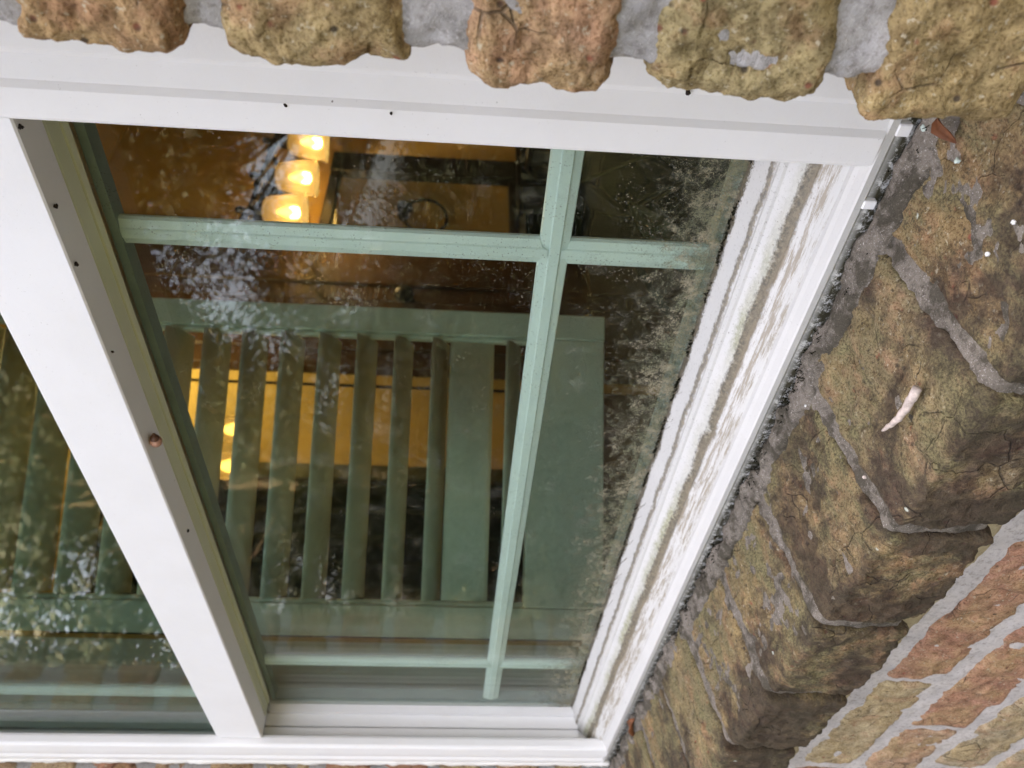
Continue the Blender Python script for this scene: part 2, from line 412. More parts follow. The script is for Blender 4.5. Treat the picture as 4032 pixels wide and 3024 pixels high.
BLU = m_plain('blue_grey_cloth', (.10, .13, .17), .9, .1, 0, .3, 12, .003)
WHT = m_plain('white_paint', (.78, .77, .73), .6, .3, 0, .06, 12)
FLO = m_plain('tile_floor', (.22, .17, .12), .5, .4, 0, .2, 5)

# ------------------------------------------------------------------ measured helpers: lines seen from the lens give Z = k(Y+.265), X = .132 + m(Y+.265)
def Xm(m, y): return .132 + m * (y + .265)
def Zk(k, y): return k * (y + .265)
XN, XF = -.068, -.907           # inner faces of the jambs (near, far)

# ================================================================== BRICK WALL
wall = root('brick_wall', 'old rough brick house wall of tan, orange and red bricks around the white window', 'brick wall', (0, 0, -1.4))
acc = Acc()
near = [(.0882, .1432, (.46, .29, .18), .000, 1), (.0202, .0764, (.46, .37, .22), -.001, 2), (-.0498, .0026, (.52, .34, .24), -.0055, 3),
        (-.119, -.0608, (.44, .38, .23), -.0055, 4), (-.191, -.134, (.38, .30, .17), -.0085, 5), (.156, .212, (.44, .30, .17), 0., 6), (.225, .28, (.42, .22, .14), 0., 7)]
for z0, z1, c, dx, sd_ in near:
    V, F = rough_box(-.0075 + dx, .185 if sd_ % 2 else .088, -.0035, .088, z0, z1, .0012, .0085, (.0021, .0010), (40, 230), sd_ * 5)
    acc.add(V, F, c)
    if sd_ % 2 == 0:
        V, F = rough_box(.098, .29, -.001, .088, z0, z1, .006, .008, (.002, .0005), (40, 160), sd_ * 5 + 2); acc.add(V, F, c)
PAL = [(.54, .30, .24), (.60, .42, .33), (.66, .53, .40), (.54, .30, .24), (.58, .43, .33), (.51, .45, .35), (.60, .51, .37), (.47, .33, .25)]
PAL0 = [(.52, .25, .17), (.53, .34, .22), (.60, .46, .29), (.50, .24, .17), (.58, .40, .28), (.50, .43, .31), (.60, .49, .32), (.46, .29, .20)]
PAL_ = [(.50, .19, .11), (.50, .27, .15), (.56, .40, .22), (.48, .17, .11), (.56, .33, .20), (.46, .38, .25), (.58, .45, .27), (.42, .24, .15)]
beds = [-.332, -.3935, -.461, -.5265] + [-.594 - .0675 * i for i in range(12)]
prefs = {(0, 2): 1, (0, 3): 0, (1, 2): 6, (1, 3): 5, (0, 1): 0, (2, 2): 0, (2, 1): 4}
def nose(V):
    return V
for ci in range(len(beds) - 1):
    z1 = beds[ci] - .0065; z0 = beds[ci + 1] + .0065
    x = .33 - (.098 if ci % 2 else .0) - random.uniform(0, .01); bi = 0
    while x > -1.9:
        L = random.uniform(.188, .2)
        vis = (-1.2 < x - L / 2 < -.1) and ci < 4
        c = PAL[random.randrange(len(PAL))]
        V, F = rough_box(x - L, x, -.0030, .088, z0, z1, .0028 if vis else .02, .0060, (.0022, .0008) if vis else (.003, .0004), (34, 150), 50 + ci * 31 + bi)
        acc.add(V, F, c); x -= L + .012; bi += 1
# courses left of the far jamb, right of the near jamb and over the head
zc = [z for z in np.arange(-.191, 1.35, .0687)]
for i, z in enumerate(zc):
    z0, z1 = z, z + .057
    x = -.9405 + random.uniform(-.002, .002)
    j = 0
    while x > -1.9:
        L = .198 if (i + j) % 2 == 0 or j else .095
        hi = j == 0 and z < .6
        V, F = rough_box(x - L, x, 0, .088, z0, z1, .0035 if hi else .02, .009, (.003, .0006) if hi else (.003, .0004), (38, 150), 400 + i * 7 + j)
        acc.add(V, F, PAL[random.randrange(len(PAL))]); x -= L + .012; j += 1
    x = -.0085 if z > .29 else (.197 if i % 2 == 0 else .302)
    if z > .29 and i % 2: L0 = .092
    else: L0 = .192
    while x < 1.5:
        V, F = rough_box(x, x + L0, 0, .088, z0, z1, .02, .009, (.003, .0004), (38, 150), 900 + i * 7); acc.add(V, F, PAL[random.randrange(len(PAL))])
        x += L0 + .012; L0 = .192
    if z > .93:
        x = -.956
        while x < -.03:
            V, F = rough_box(x, min(x + .19, -.02), 0, .088, z0, z1, .02, .009, (.003, .0004), (38, 150), 1300 + i * 7); acc.add(V, F, PAL[random.randrange(len(PAL))]); x += .202
acc.make('bricks', BR, wall)
# mortar
am = Acc()
V, F = rough_box(-.0030, .1, .0015, .086, -.205, .30, .0016, .004, (.0024, .0007), (45, 180), 3); am.add(V, F, (1, 1, 1))
V, F = rough_box(.09, 1.5, .006, .086, -.29, 1.4, .03, .004, (.001, .0003), (45, 180), 4); am.add(V, F, (1, 1, 1))
V, F = rough_box(-.004, .1, .006, .086, .29, 1.4, .01, .004, (.001, .0003), (45, 180), 4); am.add(V, F, (1, 1, 1))
V, F = rough_box(-1.9, -.9435, .004, .086, -.29, 1.4, .01, .004, (.001, .0003), (45, 180), 5); am.add(V, F, (1, 1, 1))
V, F = rough_box(-.96, -.003, .005, .086, .93, 1.4, .02, .004, (.001, .0003), (45, 180), 6); am.add(V, F, (1, 1, 1))
am.make('mortar', MO, wall)
am = Acc()
V, F = rough_box(-1.15, -.05, -.0006, .086, -.62, -.322, .0028, .003, (.0009, .0004), (60, 200), 8); am.add(V, F, (1, 1, 1))
V, F = rough_box(-1.9, 1.5, .005, .086, -1.45, -.31, .03, .004, (.001, .0003), (45, 180), 9); am.add(V, F, (1, 1, 1))
mo2 = am.make('mortar', MOW, wall); mo2['label'] = 'pale lilac-grey mortar of the wall under the sill'
# backing so that no light leaks past the veneer
mb = MB(); mb.box(-1.9, -.98, .09, .22, -1.45, 1.4).box(-.01, 1.5, .09, .22, -1.45, 1.4).box(-.98, -.01, .09, .22, -1.45, -.215).box(-.98, -.01, .09, .22, .94, 1.4)
mb.make('backing', WHT, wall)
t = NT('distant_brick'); bk = t.n('ShaderNodeTexBrick'); t.l(t.map(t.n('ShaderNodeTexCoord').outputs['Object'], (1, 1, 1)), bk.inputs[0]); bk.inputs['Color1'].default_value = (.42, .24, .14, 1); bk.inputs['Color2'].default_value = (.5, .36, .2, 1); bk.inputs['Mortar'].default_value = (.45, .42, .4, 1)
bk.inputs['Scale'].default_value = 1; bk.inputs['Brick Width'].default_value = .205; bk.inputs['Row Height'].default_value = .069; bk.inputs['Mortar Size'].default_value = .006
mb = MB(); mb.box(-12, 12, .004, .22, 1.42, 5.6).box(-12, -1.905, .004, .22, -1.45, 1.415).box(1.51, 12, .004, .22, -1.45, 1.415)  # unseen high and side walls, added so the house shades the garden
mb.make('unseen_shade_wall', t.done(t.bsdf(bk.outputs[0], .95, .2)), wall)

# ================================================================== BRICK SILL
sill = root('brick_window_sill', 'sloping mossy brick sill with blackened nose under the white window', 'window sill', (-.49, 0, -.29))
acc = Acc()
jo = [.19, .085, -.0205, -.122, -.232, -.342, -.449, -.556, -.664, -.772, -.88, -.99, -1.1]
scol = [(.34, .26, .17), (.35, .25, .17), (.34, .24, .15), (.31, .25, .18), (.42, .31, .19), (.30, .23, .14), (.33, .26, .16), (.30, .25, .16), (.33, .24, .14), (.33, .26, .16), (.33, .22, .13), (.33, .24, .13)]
scol_ = [(.33, .23, .10), (.34, .22, .10), (.33, .20, .085), (.28, .21, .10), (.40, .27, .10), (.27, .20, .10), (.30, .23, .12), (.27, .22, .11), (.30, .2, .1), (.3, .24, .12), (.3, .2, .1), (.3, .22, .1)]
def sillwarp(skew=0):
    def f(V):
        V = V.copy(); y = V[:, 1]; z = V[:, 2]
        V[:, 2] = z + .2 * (y - .08) - .208
        V[:, 1] = y
        V[:, 0] += skew * (y - .02) 
        return V
    return f
for i in range(len(jo) - 1):
    x1, x0 = jo[i] - .0052, jo[i + 1] + .0052
    hi = .0016 if i < 7 else .003
    dz = random.uniform(-.0015, .0015); dy = random.uniform(-.003, .003)
    V, F = rough_box(x0, x1, -.030 + dy, .078, -.061 + dz, dz, hi, .0034, (.0010, .0012), (38, 150), 2000 + i * 3, sillwarp(random.uniform(-.03, .03)))
    acc.add(V, F, scol[i])
acc.make('bricks', BRS, sill)
am = Acc()
V, F = rough_box(-1.095, .19, -.0255, .08, -.058, -.0026, .0026, .004, (.0010, .0007), (60, 230), 21, sillwarp()); am.add(V, F, (1, 1, 1))
V, F = rough_box(-.96, -.005, .064, .0825, -.012, .0022, .0018, .004, (.0022, .0011), (90, 260), 22, sillwarp()); am.add(V, F, (1, 1, 1))
am.make('mortar', MOS, sill)
YM = m_mortar('tan_bedding', (.32, .26, .14), (.42, .35, .22), .2)
am = Acc(); V, F = rough_box(-1.1, .19, -.0022, .08, -.3262, -.272, .003, .004, (.0016, .0005), (50, 200), 23); am.add(V, F, (1, 1, 1))
b = am.make('bedding', YM, sill); b['label'] = 'tan mortar bed smeared under the sill bricks'

# ================================================================== WINDOW
win = root('sash_window', 'white vinyl double hung sash window with prairie grille and dirty sill', 'window', (-.4875, .08, -.2))
YU, YL = .100, .138
# --- frame jambs (profile in x,y), near one and its mirror
jp = [(-.068, .16), (-.066, .1375), (-.0635, .1365), (-.0635, .1297), (-.0585, .1293), (-.0585, .1275), (-.064, .1270), (-.064, .1125), (-.058, .1120), (-.058, .1105), (-.066, .1100), (-.066, .1008), (-.058, .1003), (-.058, .0985), (-.070, .0980), (-.086, .0935), (-.0872, .0905), (-.0872, .0835),
      (-.0862, .0812), (-.0845, .0800), (-.0692, .0782), (-.0662, .0805), (-.0545, .0812), (-.0512, .0790), (-.030, .0785), (-.012, .0785), (-.012, .16)]
zb = Zk(-.5655, .08)
zbot = [zb + max(0, (.0815 - y)) * .6 if y < .1 else -.165 for x, y in jp]
fr = MB(); fr.prism(jp, zbot, .93, 'z'); f1 = fr.make('frame', VIN, win); f1['label'] = 'near white jamb of the window frame'
jm = [(-.975 - x, y) for x, y in jp][::-1]
jm = [(max(x, -.932), y) for x, y in jm]
fr = MB(); fr.prism(jm, [-.1965 if y < .1 else -.165 for x, y in jm], .93, 'z'); f2 = fr.make('frame', VIN, win); f2['label'] = 'far white jamb of the window frame'
fr = MB(); fr.box(-.932, -.02, .0805, .16, .85, .93); fr.make('frame', VIN, win)
# caulk at far jamb
cv, cf = rough_box(-.940, -.9308, .0765, .0840, -.205, .93, .0035, .003, (.0010, .0006), (70, 220), 31)
mesh('caulk', cv, cf, WHT, win, smooth=True)
# --- sill profile (y,z)
pz = lambda k, y: (y, Zk(k, y))
sp_ = [(.16, -.158), pz(-.3905, .1385), pz(-.3935, .1365), pz(-.4235, .1195), pz(-.4285, .1178), pz(-.4320, .1165), pz(-.4335, .1150), pz(-.4345, .1140), pz(-.4425, .1125), pz(-.4475, .1120),
       pz(-.4720, .1045), pz(-.4760, .1030), pz(-.4900, .1005), pz(-.4930, .0990), pz(-.5140, .0940), pz(-.5180, .0930), pz(-.5340, .0900), pz(-.5400, .0870), pz(-.5480, .0848), pz(-.5560, .0822), pz(-.5610, .0806),
       pz(-.5655, .0795), pz(-.5755, .0800), (.0826, -.2003), (.0832, -.2012), pz(-.5885, .0825), (.0835, -.215), (.16, -.215)]
sm = MB(); sm.prism(sp_, XF - .03, -.0, 'x'); s_ = sm.make('window_sill', VS, win); s_['label'] = 'grimy white bottom rail and stepped vinyl sill'
# small clips / seams on the lower flange, near end
for xa, xb in ((-.062, -.0685), (-.1045, -.1095)):
    c = MB(); c.bbox(xb, xa, .0792, .0835, -.2052, -.1985, .0006); c.make('frame_clip', VR, win)
# --- end cap where the jamb meets the sill flange
c = MB(); c.bbox(-.058, -.012, .0790, .084, -.2065, -.1945, .0008); c.make('frame_clip', VIN, win)
# --- upper sash bottom rail = meeting rail
mr_ = [(.0905, Zk(.7285, .0905)), (.0895, Zk(.7285, .0905) - .001), (.0895, .2092), (.0905, .2082), (.1130, .2078), (.1145, .2085), (.1150, .2100), (.1340, .2102), (.16, .215), (.16, .262), (.1, .2625), (.0955, Zk(.7285, .0905) + .001)]
mr = mr_
m_ = MB(); m_.prism(mr, XF + .0205, XN - .0195, 'x')
us = m_.make('meeting_rail', VR, win); us['label'] = 'wide white meeting rail of the upper sash'
bd = MB(); bd.prism([(.1292, .2070), (.1345, .2066), (.1372, .2075), (.1372, .2100), (.1292, .2100)], XF + .02, XN - .02, 'x')
bd.prism([(.1150, .2092), (.1155, .2078), (.1288, .2082), (.1288, .2096)], XF + .02, XN - .02, 'x')
b = bd.make('glazing_bead', BEAD, win); b['label'] = 'yellowed glazing bead under the meeting rail'
# fix rail: extend into the jamb tracks behind the lips
m2 = MB(); m2.prism([(.0945, .212), (.0945, .258), (.127, .258), (.127, .212)], XF - .004, XN + .004, 'x'); m2.make('meeting_rail', VR, win)
# --- stiles (thin faces visible beside the glass)
for sx, xi in ((1, XF), (-1, XN)):
    q = MB(); q.box(min(xi - sx * .006, xi + sx * .0015), max(xi - sx * .006, xi + sx * .0015), .1265, .137, -.163, .209)
    q.make('sash_stile', VR, win)
    q = MB(); q.box(min(xi - sx * .006, xi + sx * .0010), max(xi - sx * .006, xi + sx * .0010), .0935, .0985, .262, .86); q.make('sash_stile', VR, win)
# --- glazing units
def igu(y, z0, z1, mo, mi, lab, munt_x, munt_z):
    g = MB(); g.box(XF - .004, XN + .004, y, y + .003, z0, z1); o = g.make('glass_pane', mo, win); o['label'] = lab
    g = MB(); g.box(XF - .004, XN + .004, y + .018, y + .021, z0, z1); o2 = g.make('glass_pane', mi, win); o2['label'] = lab.replace('outer', 'inner')
    s = MB(); a, b = y + .0042, y + .0172; w = .0055
    s.box(XF - .003, XF + w, a, b, z0 + .001, z1 - .001).box(XN - w, XN + .003, a, b, z0 + .001, z1 - .001)
    s.box(XF + w + .0002, XN - w - .0002, a, b, z0 + .001, z0 + w + .001).box(XF + w + .0002, XN - w - .0002, a, b, z1 - w - .001, z1 - .001)
    so = s.make('spacer_bar', SPC, win)
    ym = y + .0095
    def prof(c, hw):  # contoured grille bar: (across, depth)
        return [(c - hw, ym), (c - hw + .0008, ym - .0022), (c - hw * .42, ym - .0036), (c - hw * .34, ym - .0046), (c + hw * .30, ym - .0046), (c + hw * .38, ym - .0036),
                (c + hw - .0008, ym - .0022), (c + hw, ym), (c + hw - .0008, ym + .0028), (c - hw + .0008, ym + .0028)]
    HW = .0097
    zx = [zz for zz in munt_z]
    for zz in zx:
        pr = [(d, a_) for a_, d in prof(zz, HW)]
        q = MB(); q.prism(pr, XF + .0058, XN - .0058, 'x'); q.make('grille_bar', MUN, win)
    for xx in munt_x:
        cuts = sorted([z0 + .006] + [v for zz in zx for v in (zz - HW * .40 - .0003, zz + HW * .40 + .0003)] + [z1 - .004])
        for a0, a1 in zip(cuts[::2], cuts[1::2]):
            pf = prof(xx, HW); n = len(pf)
            # coped ends: centre runs up to the crossing bar, the wings stop short
            e0 = [a0 + (.0052 if (a0 > z0 + .01 and (i in (0, 1, 6, 7, 8, 9))) else (.0036 if a0 > z0 + .01 and i in (2, 5) else 0)) for i in range(n)]
            e1 = [a1 - (.0052 if (a1 < z1 - .01 and (i in (0, 1, 6, 7, 8, 9))) else (.0036 if a1 < z1 - .01 and i in (2, 5) else 0)) for i in range(n)]
            q = MB(); q.prism(pf, e0, e1, 'z'); q.make('grille_bar', MUN, win)
xm1, xm2 = Xm(-.802, .1475), Xm(-2.27, .1475)
igu(YL, -.160, .209, GO, GI, 'outer pane of the lower sash, algae stained along its bottom edge', [xm1, xm2], [Zk(-.1395, .1475)])
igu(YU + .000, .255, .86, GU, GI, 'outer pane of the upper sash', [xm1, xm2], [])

# ================================================================== SHUTTER
HX, HY = -.928, .235; ux, uy = .515, .857; nx, ny_ = -.857, .515      # panel hinged on the far jamb, swung into the room; (nx, ny_) points away from the lens
shp = root('plantation_shutter', 'sage louvered shutter panel swung open into the room behind the panes', 'shutter', (HX, HY, -.211))
def PL(V): return [(HX + a * ux + b * nx, HY + a * uy + b * ny_, c) for a, b, c in V]
def pbox(name, a0, a1, b0, b1, z0, z1, bv=.0015, lab=None):
    q = MB(); q.bbox(a0, a1, b0, b1, z0, z1, bv); q.V = PL(q.V); o = q.make(name, SHU, shp)
    if lab: o['label'] = lab
    return o
zt = .93; z0s = -.211
pbox('stile', .4137, .45, 0, .027, z0s, zt); pbox('stile', .0, .0405, 0, .027, z0s, zt)
for a0, a1 in ((.4065, .4140), (.0402, .0470)): pbox('stile_bead', a0, a1, .005, .022, z0s + .108, zt - .1, .0025)
pbox('bottom_rail', .0408, .4134, .001, .026, z0s + .0008, z0s + .109); pbox('top_rail', .0408, .4134, .001, .026, zt - .1, zt - .001)
def louver(ang, L=.063):
    n = 11; pr = []
    for i in range(n):
        u = -1 + 2 * i / (n - 1); pr.append((u * L / 2, .0048 * math.sqrt(max(0, 1 - u * u)) ** 1.3 + .0009))
    pr += [(u, -v) for u, v in pr[::-1]]
    ca, sa = math.cos(ang), math.sin(ang)
    return [(.0135 + u * ca - v * sa, u * sa + v * ca) for u, v in pr]
def mk_louver(ang):
    q = MB(); pr = louver(ang); n = len(pr)
    V = [(a, b, c) for a in (.0478, .4055) for b, c in pr]
    q.add(V, [(i, (i + 1) % n, n + (i + 1) % n, n + i) for i in range(n)] + [tuple(range(n))[::-1], tuple(range(n, 2 * n))])
    q.V = PL(q.V); o = q.make('louver', SHU, shp); o.data.polygons.foreach_set('use_smooth', [len(p.vertices) == 4 for p in o.data.polygons]); return o
first = mk_louver(-.36); dzl = .0315 * math.sin(.36)
first.location.z = .034 - dzl + .211 - .211
for i in [-2] + list(range(1, 15)):
    c = first.copy(); COL.objects.link(c); c.parent = shp; c.location.z = .034 - dzl + .052 * i
cl = mk_louver(-1.45); cl.location.z = -.022; cl['label'] = 'one louver turned shut, showing its full face'

# ================================================================== ROOM
room = root('room_shell', 'ochre painted bathroom walls and ceiling seen through the panes', 'interior walls', (-.3, 1.7, -1.2))
XL, XR, YB, ZC, ZF = -1.42, .55, 2.9, 1.15, -1.2
for nm, b, mm, lab in (('wall', (XL - .1, XL, .22, YB + .1, ZF, ZC), YEL, 'ochre left wall behind the mirror'), ('wall', (XR, XR + .1, .22, YB + .1, ZF, ZC), YEL, 'ochre right wall seen in the mirror'),
                       ('wall', (XL, XR, YB, YB + .1, ZF, ZC), YEL, 'ochre back wall seen in the mirror'), ('ceiling', (XL - .1, XR + .1, .22, YB + .1, ZC, ZC + .1), YEL, 'ochre ceiling'), ('floor', (XL - .1, XR + .1, .22, YB + .1, ZF - .1, ZF), FLO, 'brown tiled floor')):
    q = MB(); q.box(*b); o = q.make(nm, mm, room); o['label'] = lab
# inner face of outside wall and window reveal
q = MB(); q.box(XL, -.965, .2205, .25, ZF, ZC).box(-.01, XR, .2205, .25, ZF, ZC).box(-.965, -.01, .2325, .25, ZF, -.236).box(-.965, -.01, .2205, .25, .93, ZC)
o = q.make('wall', YEL, room); o['label'] = 'inside face of the window wall'
q = MB(); q.box(-.965, -.01, .1605, .232, -.235, -.205); o = q.make('window_stool', m_plain('stool_wood', (.02, .014, .008), .7, .2), room); o['label'] = 'dark wooden stool inside the window'
q = MB(); q.box(-.975, -.935, .1605, .23, -.204, .93).box(-.04, -.01, .1605, .23, -.204, .93)
o = q.make('window_reveal', WHT, room); o['label'] = 'white inner reveal of the window'
cl_ = root('added_pendant', 'added pendant lamp, out of view, put in to light the ochre wall', 'added lamp', (-1.20, 1.10, ZC))  # added lamp, never in view, to brighten the ochre wall
t = NT('added_lamp_glow'); em = t.n('ShaderNodeEmission'); em.inputs[0].default_value = (1, .74, .42, 1); em.inputs[1].default_value = .1; MILK = t.done(em.outputs[0])
q = MB(); q.lathe([(.0, -.39), (.05, -.385), (.08, -.36), (.09, -.33)], (-1.20, 1.10, ZC), 28); q.make('added_lamp_glass', MILK, cl_, True)
q = MB(); q.lathe([(.09, -.332), (.06, -.31), (.008, -.30), (.008, -.03), (.06, -.02), (.06, -.001), (0, -.001)], (-1.20, 1.10, ZC), 28); q.make('added_lamp_base', BLK, cl_, True)
ld = D.lights.new('added_bulb', 'POINT'); ld.energy = .48; ld.color = (1, .72, .40); ld.shadow_soft_size = .08
lo = D.objects.new('added_bulb', ld); COL.objects.link(lo); lo.parent = cl_; lo.location = (0, 0, -.43)
# crown moulding
q = MB(); q.prism([(XL + .001, ZC - .07), (XL + .015, ZC - .07), (XL + .07, ZC - .015), (XL + .07, ZC - .001), (XL + .001, ZC - .001)], .26, YB - .01, 'y'); q.make('crown_moulding', YEL, room)

door = root('panel_door', 'dark brown wooden door with black knob on the left wall between mirror and curtain', 'door', (XL, 1.41, ZF))
DOORW = m_plain('door_wood', (.055, .027, .011), .45, .35, 0, .3, 9)
q = MB(); q.bbox(XL + .001, XL + .032, 1.146, 1.672, ZF + .01, 1.02, .003); q.make('door_leaf', DOORW, door)
q = MB()
for (a, b_) in ((1.20, 1.38), (1.44, 1.62)):
    for (c_, d_) in ((-1.05, -.35), (-.22, .92)): q.bbox(XL + .031, XL + .038, a, b_, c_, d_, .005)
q.make('door_panel', DOORW, door)
q = MB(); q.lathe([(0, .075), (.020, .072), (.027, .060), (.022, .046), (.010, .038), (.010, .034), (.026, .033), (.026, .0305)], (XL + .002, 1.384, .143), 20, 'x'); q.make('door_knob', BLK, door, True)
q = MB(); q.bbox(XL + .001, XL + .004, 1.106, 1.113, ZF + .01, 1.08, .0008); q.make('casing_gap', BLK, door)

mir = root('wall_mirror', 'large mirror in a black frame on the ochre wall below the lamps', 'mirror', (XL, 1.88, -.16))
MY0, MY1, MZ0, MZ1 = 1.685, 2.07, -.17, .41
xf = XL + .001
q = MB(); q.bbox(xf, xf + .028, MY1 - .10, MY1, MZ0, MZ1, .004).bbox(xf, xf + .028, MY0, MY0 + .014, MZ0, MZ1, .004)
q.bbox(xf, xf + .0265, MY0 + .0135, MY1 - .099, MZ1 - .035, MZ1 - .001, .004).bbox(xf, xf + .0265, MY0 + .0135, MY1 - .099, MZ0 + .001, MZ0 + .03, .004)
q.make('mirror_frame', BLK, mir)
t = NT('mirror_silver'); gl = t.n('ShaderNodeBsdfGlossy'); gl.inputs[0].default_value = (.86, .86, .82, 1); gl.inputs['Roughness'].default_value = .004; MIRM = t.done(gl.outputs[0])
q = MB(); q.box(xf, xf + .012, MY0 + .008, MY1 - .05, MZ0 + .02, MZ1 - .02); q.make('mirror_glass', MIRM, mir)

# vanity light: shades open downwards
t = NT('amber_glass'); tr = t.n('ShaderNodeBsdfTranslucent'); tr.inputs[0].default_value = (.085, .060, .036, 1)
df = t.n('ShaderNodeBsdfDiffuse'); df.inputs[0].default_value = (.2, .17, .11, 1)
mx0 = t.n('ShaderNodeMixShader'); mx0.inputs[0].default_value = .25; t.l(tr.outputs[0], mx0.inputs[1]); t.l(df.outputs[0], mx0.inputs[2])
rf = t.n('ShaderNodeBsdfRefraction'); rf.inputs['IOR'].default_value = 1.2; rf.inputs['Roughness'].default_value = .62; rf.inputs[0].default_value = (1, .8, .5, 1)
mx = t.n('ShaderNodeMixShader'); mx.inputs[0].default_value = .16; t.l(mx0.outputs[0], mx.inputs[1]); t.l(rf.outputs[0], mx.inputs[2])
em = t.n('ShaderNodeEmission'); em.inputs[0].default_value = (1, .52, .15, 1); em.inputs[1].default_value = .004
ad = t.n('ShaderNodeAddShader'); t.l(mx.outputs[0], ad.inputs[0]); t.l(em.outputs[0], ad.inputs[1]); AMB = t.done(ad.outputs[0])
t = NT('bulb_glow'); em = t.n('ShaderNodeEmission'); em.inputs[0].default_value = (1, .66, .25, 1); em.inputs[1].default_value = 1.8; BULB = t.done(em.outputs[0])
def lamp_shade(parent, x, y, z, s=1.):
    pr = [(.014, .108), (.028, .1075), (.036, .102), (.0405, .088), (.0445, .062), (.0480, .034), (.0500, .008), (.0530, 0), (.0515, -.0005)]
    q = MB(); q.lathe([(r * s, h * s) for r, h in pr], (x, y, z), 40); sh = q.make('lamp_shade', AMB, parent, True)
    b = MB(); b.lathe([(.0005, -.020), (.010, -.017), (.0155, -.006), (.0155, .004), (.010, .016), (.006, .026), (.0005, .028)], (x, y, z + .05 * s), 16); b.make('bulb', BULB, sh, True)
    ld = D.lights.new('bulb_light', 'POINT'); ld.energy = (.42 if s == 1 else .06); ld.color = (1, .63, .36); ld.shadow_soft_size = .018
    lo = D.objects.new('bulb_light', ld); COL.objects.link(lo); lo.parent = sh; lo.location = Vector((x, y, z + .034 * s)) - wloc(sh)
    return sh
van = root('vanity_light', 'black iron vanity light with three glowing amber glass shades in a row above the mirror', 'wall lamp', (XL, 1.75, .56))
sx = -1.27
for yl, zl in ((1.92, .403), (1.744, .409), (1.585, .416)):
    lamp_shade(van, sx, yl, zl)
    q = MB(); q.lathe([(.0, .135), (.012, .135), (.021, .126), (.023, .108), (.019, .100), (.0, .100)], (sx, yl, zl), 16)
    q.tube([(sx, yl, zl + .13), (sx, yl, zl + .155), (sx - .03, yl, zl + .17), (-1.36, yl, zl + .15), (-1.405, yl, zl + .135)], .0075, 8)
    q.lathe([(.0, .185), (.008, .180), (.010, .17), (.006, .155), (.012, .15), (.012, .14)], (sx, yl, zl), 12); q.make('lamp_arm', BLK, van, True)
q = MB(); q.tube([(sx - .028, 1.50, .575), (sx - .028, 2.02, .560)], .0095, 10); q.bbox(XL + .001, XL + .02, 1.62, 1.9, .50, .60, .004); q.make('lamp_bar', BLK, van)
v2 = root('wall_sconce', 'small two-shade amber wall sconce glimpsed between the shutter louvers', 'wall lamp', (XL, .8, .5))
for yl, zl in ((.845, .425), (.752, .413)):
    lamp_shade(v2, -1.27, yl, zl, .62)
    q = MB(); q.tube([(-1.27, yl, zl + .066), (-1.27, yl, zl + .09), (-1.36, yl, zl + .09), (-1.405, yl, zl + .06)], .007, 8); q.make('lamp_arm', BLK, v2, True)

tr_ = root('towel_ring', 'small black towel ring on the ochre back wall, seen reflected in the mirror', 'towel ring', (-.3, YB - .02, .2))
xr = 2 * (xf + .012) - Xm(-.752, YB - .06)   # un-mirror the sight line
zr = Zk(.062, YB - .06)
q = MB(); q.tube([(xr + .095 * math.cos(a), YB - .07 , zr - .03 + .095 * math.sin(a)) for a in np.linspace(0, 2 * PI, 41)], .0075, 8, False); q.make('ring', BLK, tr_, True)
q = MB(); q.lathe([(0, -.085), (.02, -.082), (.026, -.07), (.018, -.05), (.016, -.02), (.034, -.012), (.036, -.002), (0, -.001)], (xr, YB - .001, zr + .068), 20, 'y'); q.make('ring_post', BLK, tr_, True)

wc = root('added_shade_board', 'dark board added to darken the unlit foot of the left wall', 'added_shade_board', (XL, .9, ZF))
q = MB(); q.bbox(XL + .001, XL + .014, .26, 1.104, ZF + .01, -.13, .003); q.make('shade_board', DKW, wc)  # dark board put in for the shade on the lower wall
cur = root('dark_curtain', 'dark green-black cloth panel hanging on the left wall near the window', 'curtain', (XL + .05, .55, ZF))
V = []; F = []
ny, nz = 60, 24
for j in range(nz + 1):
    for i in range(ny + 1):
        y = .27 + (.80 - .27) * i / ny; z = -.9 + 1.6 * j / nz
        V.append((XL + .045 + .014 * math.sin(i * .9 + j * .05) + .006 * math.sin(i * 2.3 + 1), y, z))
F = [(j * (ny + 1) + i, j * (ny + 1) + i + 1, (j + 1) * (ny + 1) + i + 1, (j + 1) * (ny + 1) + i) for j in range(nz) for i in range(ny)]
mesh('cloth', V, F, CLO, cur, smooth=True)
q = MB(); q.bbox(XL + .001, XL + .03, .815, .855, -.25, .7, .003); q.make('trim_board', m_plain('dim_trim', (.10, .10, .06), .7, .2), cur)
q = MB(); q.tube([(XL + .045, .26, .71), (XL + .045, .84, .71)], .008, 8); q.make('curtain_rod', BLK, cur)

CAB = m_plain('cabinet_black', (.0035, .007, .003), .9, .0, 0, .3, 14)
vant = root('vanity_cabinet', 'dark vanity cabinet with dark green top under the mirror', 'cabinet', (-1.1, 2.0, ZF))
q = MB(); q.bbox(XL + .002, -.92, 1.70, 2.3, ZF + .01, -.37, .004); q.make('cabinet_body', CAB, vant)
q = MB(); q.bbox(XL + .002, -.89, 1.69, 2.33, -.369, -.335, .006).bbox(XL + .002, XL + .025, 1.69, 2.33, -.334, -.19, .004); q.make('counter_top', CAB, vant)
q = MB(); q.tube([(-1.33, 1.9, -.334), (-1.33, 1.9, -.22), (-1.30, 1.9, -.19), (-1.22, 1.9, -.19), (-1.20, 1.9, -.21)], .011, 10); q.make('tap', BLK, vant, True)
tw = root('hanging_towel', 'blue-grey towel hanging beside the mirror', 'towel', (XL + .04, 2.2, -.3))
V = []; F = []
for j in range(21):
    for i in range(25):
        V.append((XL + .03 + .012 * math.sin(i * 1.1) + .004 * math.sin(i * 2.6 + j * .2), 1.80 + .4 * i / 24, -.62 + .44 * j / 20))
